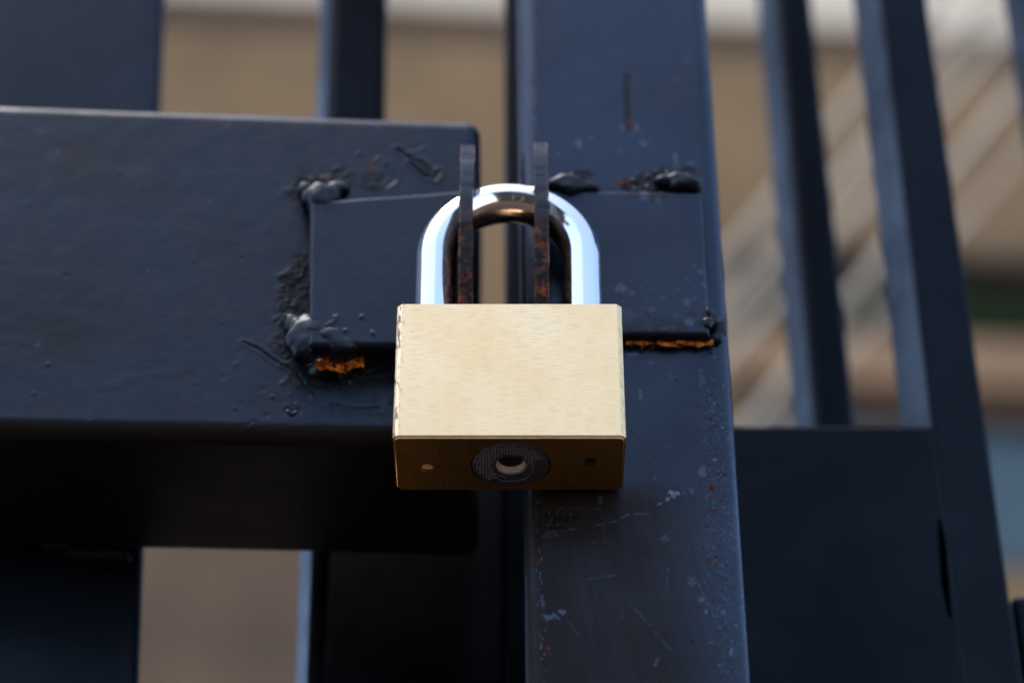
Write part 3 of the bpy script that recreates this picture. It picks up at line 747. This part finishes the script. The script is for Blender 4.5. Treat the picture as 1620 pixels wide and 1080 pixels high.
# right plate and ear
br = [((982, 456), 1.6, .5, 'c'), ((1000, 463), .8, .4, 'c'), ((1048, 471), .7, .35, 'c'), ((1085, 478), 1.3, .35, 'c'), ((1092, 510), 1.4, .45, 'c'), ((990, 498), 2.8, .16, 'c'),
      ((1070, 498), 1.2, .2, 'c'), ((1098, 420), .8, .25, 'c'), ((1110, 430), 1.2, .35, 'c'), ((1115, 450), 1.2, .3, 'c'), ((1030, 490), 1.0, .2, 'c'), ((1050, 520), .7, .3, 'c'), ((1102, 345), .6, .3, 'c'),
      ((1025, 498), 1.3, .5, 'b'), ((1112, 512), 2.2, .6, 'b'), ((1040, 505), 1.0, .4, 'b'), ((1095, 496), 1.2, .5, 'b'), ((1115, 495), 1.0, .8, 'r'), ((1000, 528), 5, .5, 'b'), ((1060, 528), 6, .5, 'b'),
      ((1000, 305), 2.5, .6, 'b'), ((1040, 305), 3.5, .7, 'b'), ((1020, 312), 1.4, .4, 'c'), ((1042, 317), 1.2, .4, 'c'), ((985, 303), 1.6, .6, 'r')]
rn = random.Random(3)
br += [((rn.uniform(985, 1115), rn.uniform(440, 525)), rn.uniform(.2, .5), rn.uniform(.2, .5), rn.choice('ccbp')) for _ in range(34)]
hasp_plate('hasp_plate', [(862, 300), (1110, 303), (1124, 529), (862, 531)], YH, 3.9, plate_surf(81, PH, br), M['post_paint'], right)
hasp_tab('hasp_ear', at(845, 300, ty0)[0], at(867, 300, ty0)[0], zt_r, zbt, ty0, YH+3.5, (SHY, hole_z-.8, 6.4), right, 6)
cluster([(900, 297, YH+1.0, 56, 34, 3.0, -.1), (926, 300, YH+1.2, 46, 18, 2.2, -.05), (882, 296, YH+1.4, 34, 24, 2.6)], right, 31)
cluster([(1080, 292, YH+1.2, 54, 26, 2.8), (1056, 290, YH+1.6, 42, 15, 2.2), (1100, 296, YH+1.6, 26, 22, 2.2)], right, 34)
cluster([(1137, 518, YP-.2, 26, 36, 1.6), (1132, 536, YP-.2, 26, 20, 1.4), (1119, 512, YH+.7, 20, 18, 1.3), (1121, 495, YH+.8, 13, 14, 1.0), (1128, 506, YH+2.2, 24, 24, 1.8)], right, 37, .3)
rust_sheet(990, 1128, 536, 550, YP-1.0, right, 12, .46, 1.6)
flakes('rust_scale', [(996, 545), (1030, 545), (1075, 543), (1122, 541)], YP-.8, right, M['rust_dark'], 9, (4, 2.4), 30, (.4, 1.1), 1.5)
# bars and rail further right
YR = 98.0
bar('thin_bar', (1203, 0), (1292, 0), (1302, 1080), (1402, 1080), 150, 20, right, yaw=R(12), zr=(at(1300, 690, 150)[2]-10, 620))
b2l = ((1366, 0), (1472, 0), (1494, 1080), (1620, 1080))
thick = bar('thick_bar', *b2l, 92, 22, right, yaw=R(12), r=1.4)
bar('thin_bar', (1605, 0), (1700, 0), (1770, 1080), (1880, 1080), 120, 20, right, yaw=R(12))
rt = at(1300, 672, 91)[2]
xs0 = pxr(0)-14
rl = box('rail', xs0, xs0+60, 90.4, 91+38, rt-125, rt, M['bar_paint'], right, 2.0, 4)
e1, e2 = at(1440, 660, 91), at(1494, 1080, 91)
for v in rl.data.vertices:                     # the rail's end follows the slanting bar
    z_ = (v.co.z-Z0)*1000; xe = e1[0]+(z_-e1[2])*(e2[0]-e1[0])/(e2[2]-e1[2]) + 6.5
    f_ = (v.co.x*1000-xs0)/60; v.co.x = (xs0 + f_*(xe-xs0))*MM
def slot(pts, w_):
    bm = bmesh.new(); rg = []
    for (px, py), k in zip(pts, w_):
        c = at(px, py, 93); rg.append([bm.verts.new((c[0]+dx*k, y, c[2])) for dx, y in ((-1, 80), (1, 80), (1, 104), (-1, 104))])
    for a, b in zip(rg[:-1], rg[1:]):
        for k in range(4): bm.faces.new((a[k], a[(k+1) % 4], b[(k+1) % 4], b[k]))
    bm.faces.new(rg[0]); bm.faces.new(rg[-1]); return bm_obj('cutter', bm, None, None, False)
for o_ in (rl, thick):
    cuts = [slot([(1484, 828), (1488, 860), (1493, 930), (1501, 985)], (.35, .95, 1.1, .4))]
    for c_ in cuts:
        md = o_.modifiers.new('b', 'BOOLEAN'); md.operation = 'DIFFERENCE'; md.solver = 'EXACT'; md.object = c_
    dg = bpy.context.evaluated_depsgraph_get(); nm = bpy.data.meshes.new_from_object(o_.evaluated_get(dg)); o_.modifiers.clear(); o_.data = nm
    nm.polygons.foreach_set('use_smooth', [False]*len(nm.polygons))
    for c_ in cuts: bpy.data.objects.remove(c_)
box('rail', at(1606, 1000, 110)[0], at(1606, 1000, 110)[0]+300, 110, 140, at(1610, 938, 110)[2]-70, at(1610, 938, 110)[2], M['bar_paint'], right, 2.5)

# ------------------------------------------------------------------ padlock
lock = empty('padlock', 'brass padlock with a chrome shackle locked through the two rusty hasp ears', 'padlock')
lz1 = at(806, 479, 0)[2]; lz0 = at(806, 691, 0)[2]
lx0 = at(624.5, 585, 0)[0]; lx1 = at(987, 585, 0)[0]
lyb = atz(806, 776, lz0)[1]
print('lock', lx1-lx0, lz1-lz0, lyb, 'beam', HB, DB, 'shackle', Ra, top_s, 'ear', zt_l, zbt)
bm = bmesh.new(); bmesh.ops.create_cube(bm, size=1)
for v in bm.verts: v.co = Vector((lx0+(v.co.x+.5)*(lx1-lx0), (v.co.y+.5)*lyb, lz0+(v.co.z+.5)*(lz1-lz0)))
ve = [e for e in bm.edges if abs(e.verts[0].co.z-e.verts[1].co.z) > 1]
bmesh.ops.bevel(bm, geom=ve, offset=1.1, segments=2, affect='EDGES', profile=.35)
ve = [e for e in bm.edges if abs(e.verts[0].co.z-e.verts[1].co.z) < .01 and e.calc_length() > .3 and len(e.link_faces) == 2 and e.calc_face_angle(0) > 1]
bmesh.ops.bevel(bm, geom=ve, offset=.45, segments=3, affect='EDGES')
body = bm_obj('body', bm, M['brass'], lock, smooth=True, auto=28)
body.data.materials.append(brass('brushed_brass_shaded', False, (.92, .46, .09), (.97, .52, .13)))  # same brass, deepened so the underside's shade is in its colour
dc = atz(808, 736, lz0); dr_ = 62/ppm(dc[1], lz0)
hl = atz(676, 740, lz0); hr_ = atz(934, 730, lz0)
def cut(cx, cy, z, r, h):
    bm = bmesh.new(); bmesh.ops.create_cone(bm, cap_ends=True, segments=64, radius1=r, radius2=r, depth=2*h)
    for v in bm.verts: v.co += Vector((cx, cy, z))
    o = bm_obj('cutter', bm, None, None, False); return o
cutters = [cut(dc[0], dc[1], lz0, dr_+.25, 2.5), cut(dc[0], dc[1], lz0, 3.2, 14), cut(hl[0], hl[1], lz0, 1.45, 8), cut(hr_[0], hr_[1], lz0, 1.5, 8)]
for c_ in cutters:
    md = body.modifiers.new('b', 'BOOLEAN'); md.operation = 'DIFFERENCE'; md.solver = 'EXACT'; md.object = c_
dg = bpy.context.evaluated_depsgraph_get(); nm = bpy.data.meshes.new_from_object(body.evaluated_get(dg))
body.modifiers.clear(); body.data = nm
for c_ in cutters: bpy.data.objects.remove(c_)
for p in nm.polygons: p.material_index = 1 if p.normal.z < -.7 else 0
def lathe(name, prof, cx, cy, mat, parent, seg=72, auto=30):
    bm = bmesh.new(); prev = None
    for r, z in prof:
        ring = [bm.verts.new((cx+r*math.cos(2*math.pi*i/seg), cy+r*math.sin(2*math.pi*i/seg), z)) for i in range(seg)]
        if prev:
            for i in range(seg): bm.faces.new((prev[i], prev[(i+1) % seg], ring[(i+1) % seg], ring[i]))
        prev = ring
    return bm, prev
# keyway disc with knurled field
ri = 3.25
z = lz0
bm, _ = lathe('', [(ri, z+2.4), (ri, z+.35), (ri+.35, z+.02), (ri+1.0, z-.02), (dr_-.55, z-.02), (dr_-.22, z+.12), (dr_-.05, z+.5), (dr_-.05, z+2.4)], dc[0], dc[1], None, None)
rnd = random.Random(8)
g = .66
for i in range(-16, 17):
    for j in range(-16, 17):
        x, y = i*g, j*g*1.45 + (g*.5 if i % 2 else 0); rr = math.hypot(x, y)
        an = math.degrees(math.atan2(y, x))
        # the field covers the front and left; the rear right crescent stays plain
        if ri+.8 < rr < dr_-1.1 and not (-15-25 < -an-0 < 0 and False):
            plain = (rr > ri+2.0 and (an > -20) and (an < 128)) or (an > 10 and an < 100)
            if plain: continue
            s_ = .26; q = [bm.verts.new((dc[0]+x+dx*s_, dc[1]+y+dy*s_, z-.02)) for dx, dy in ((-1, -1), (1, -1), (1, 1), (-1, 1))]
            a = bm.verts.new((dc[0]+x, dc[1]+y, z-.18))
            for k in range(4): bm.faces.new((q[k], q[(k+1) % 4], a))
disc = bm_obj('cylinder_face', bm, M['gunmetal'], lock, auto=30)
# raised outline round the plain crescent
def ridge(name, pts, rad, mat, parent):
    bm = bmesh.new(); prev = None
    for i, p in enumerate(pts):
        a = pts[max(0, i-1)]; b = pts[min(len(pts)-1, i+1)]; dx, dy = b[0]-a[0], b[1]-a[1]; L = math.hypot(dx, dy)
        nx, ny = -dy/L, dx/L
        ring = [bm.verts.new((p[0]+nx*rad*math.cos(t_), p[1]+ny*rad*math.cos(t_), z-.02+rad*.8*math.sin(t_))) for t_ in [k*math.pi/4 for k in range(8)]]
        if prev:
            for k in range(8): bm.faces.new((prev[k], prev[(k+1) % 8], ring[(k+1) % 8], ring[k]))
        prev = ring
    return bm_obj(name, bm, mat, parent)
pts = []
def dp(px, py): q = atz(px, py, lz0); return (q[0], q[1])
key = [(860, 726), (855, 724.5), (849, 726), (845.5, 731), (845, 740), (841, 749), (833, 756), (820, 760), (806, 761), (792, 759.5), (786, 756), (780, 755.5), (775, 758), (771, 759)]
kp = [dp(*k) for k in key]
for a, b in zip(kp[:-1], kp[1:]):
    for t_ in (0, .25, .5, .75): pts.append((a[0]*(1-t_)+b[0]*t_, a[1]*(1-t_)+b[1]*t_))
ridge('crescent_outline', pts, .13, simple('bright_line', (.30, .27, .26), .3, .9), disc)
# bore: mouth whitened to paint in its bright gleam, black inside
bm, _ = lathe('', [(ri-.02, z+.25), (ri-.15, z+.6), (ri-.5, z+1.5)], dc[0], dc[1], None, None)
bm_obj('keyway_rim', bm, M['bore'], lock)
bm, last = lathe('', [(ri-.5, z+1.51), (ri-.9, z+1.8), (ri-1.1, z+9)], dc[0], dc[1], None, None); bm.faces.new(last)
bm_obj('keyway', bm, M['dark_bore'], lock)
def thread(cx, cy, r, mat):
    pr = []
    for k in range(9): pr += [(r-.02, z+.2+k*.7), (r-.32, z+.55+k*.7)]
    bm, last = lathe('', pr, cx, cy, None, None, 40); bm.faces.new(last)
    for v in bm.verts:                         # helical pitch
        a = math.atan2(v.co.y-cy, v.co.x-cx); v.co.z += .7*a/(2*math.pi) + .3
    bm_obj('screw_hole', bm, mat, lock, auto=25)
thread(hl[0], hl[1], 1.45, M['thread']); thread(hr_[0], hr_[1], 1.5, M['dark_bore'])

# shackle
path = []
zleg = lz1-6; zarc = zc_top-Ra
for i in range(30): path.append((xc_s-Ra, zleg+(zarc-zleg)*i/30))
for i in range(81):
    a = math.pi - math.pi*i/80; path.append((xc_s+Ra*math.cos(a), zarc+Ra*math.sin(a)))
for i in range(1, 31): path.append((xc_s+Ra, zarc+(zleg-zarc)*i/30))
def flat(q):                    # two drawn flats along the front of the bar
    q = (q+math.pi) % (2*math.pi) - math.pi
    for c_, h_ in ((R(-72), R(17)), (R(-108), R(17)), (R(-35), R(14))):
        if abs(q-c_) < h_: return RS*(1-.75*(1-math.cos(h_)/math.cos(q-c_)))
    return RS
V = []; G = []; NS = 160
for i, (x, zz) in enumerate(path):
    a, b = path[max(0, i-1)], path[min(len(path)-1, i+1)]; t_ = np.array([b[0]-a[0], b[1]-a[1]]); t_ /= np.linalg.norm(t_)
    nrm = np.array([-t_[1], t_[0]])            # outward from the arch
    for k in range(NS):
        q = 2*math.pi*k/NS; rr_ = flat(q); o_ = rr_*math.cos(q); dpt = rr_*math.sin(q)
        V.append((x+nrm[0]*o_, SHY+dpt, zz+nrm[1]*o_))
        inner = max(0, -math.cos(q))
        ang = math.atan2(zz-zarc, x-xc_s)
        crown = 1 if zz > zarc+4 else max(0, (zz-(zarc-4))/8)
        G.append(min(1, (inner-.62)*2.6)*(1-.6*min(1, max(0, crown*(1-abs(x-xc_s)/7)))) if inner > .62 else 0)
faces = [(i*NS+k, i*NS+(k+1) % NS, (i+1)*NS+(k+1) % NS, (i+1)*NS+k) for i in range(len(path)-1) for k in range(NS)]
o = mesh_np('shackle', V, faces, M['chrome'], lock, {'grime': G})
bm = bmesh.new(); bm.from_mesh(o.data); bmesh.ops.recalc_face_normals(bm, faces=bm.faces); bm.to_mesh(o.data); bm.free()

# put every Empty at its thing's base without moving the parts
for root, loc in ((left, (-.35, .05, .05)), (right, (.03, .05, 0)), (lock, ((lx0+lx1)/2*MM, lyb/2*MM, lz0*MM+Z0))):
    root.location = loc
    for o in C.objects:
        if o.parent is root: o.matrix_parent_inverse = Matrix.Translation(-Vector(loc))
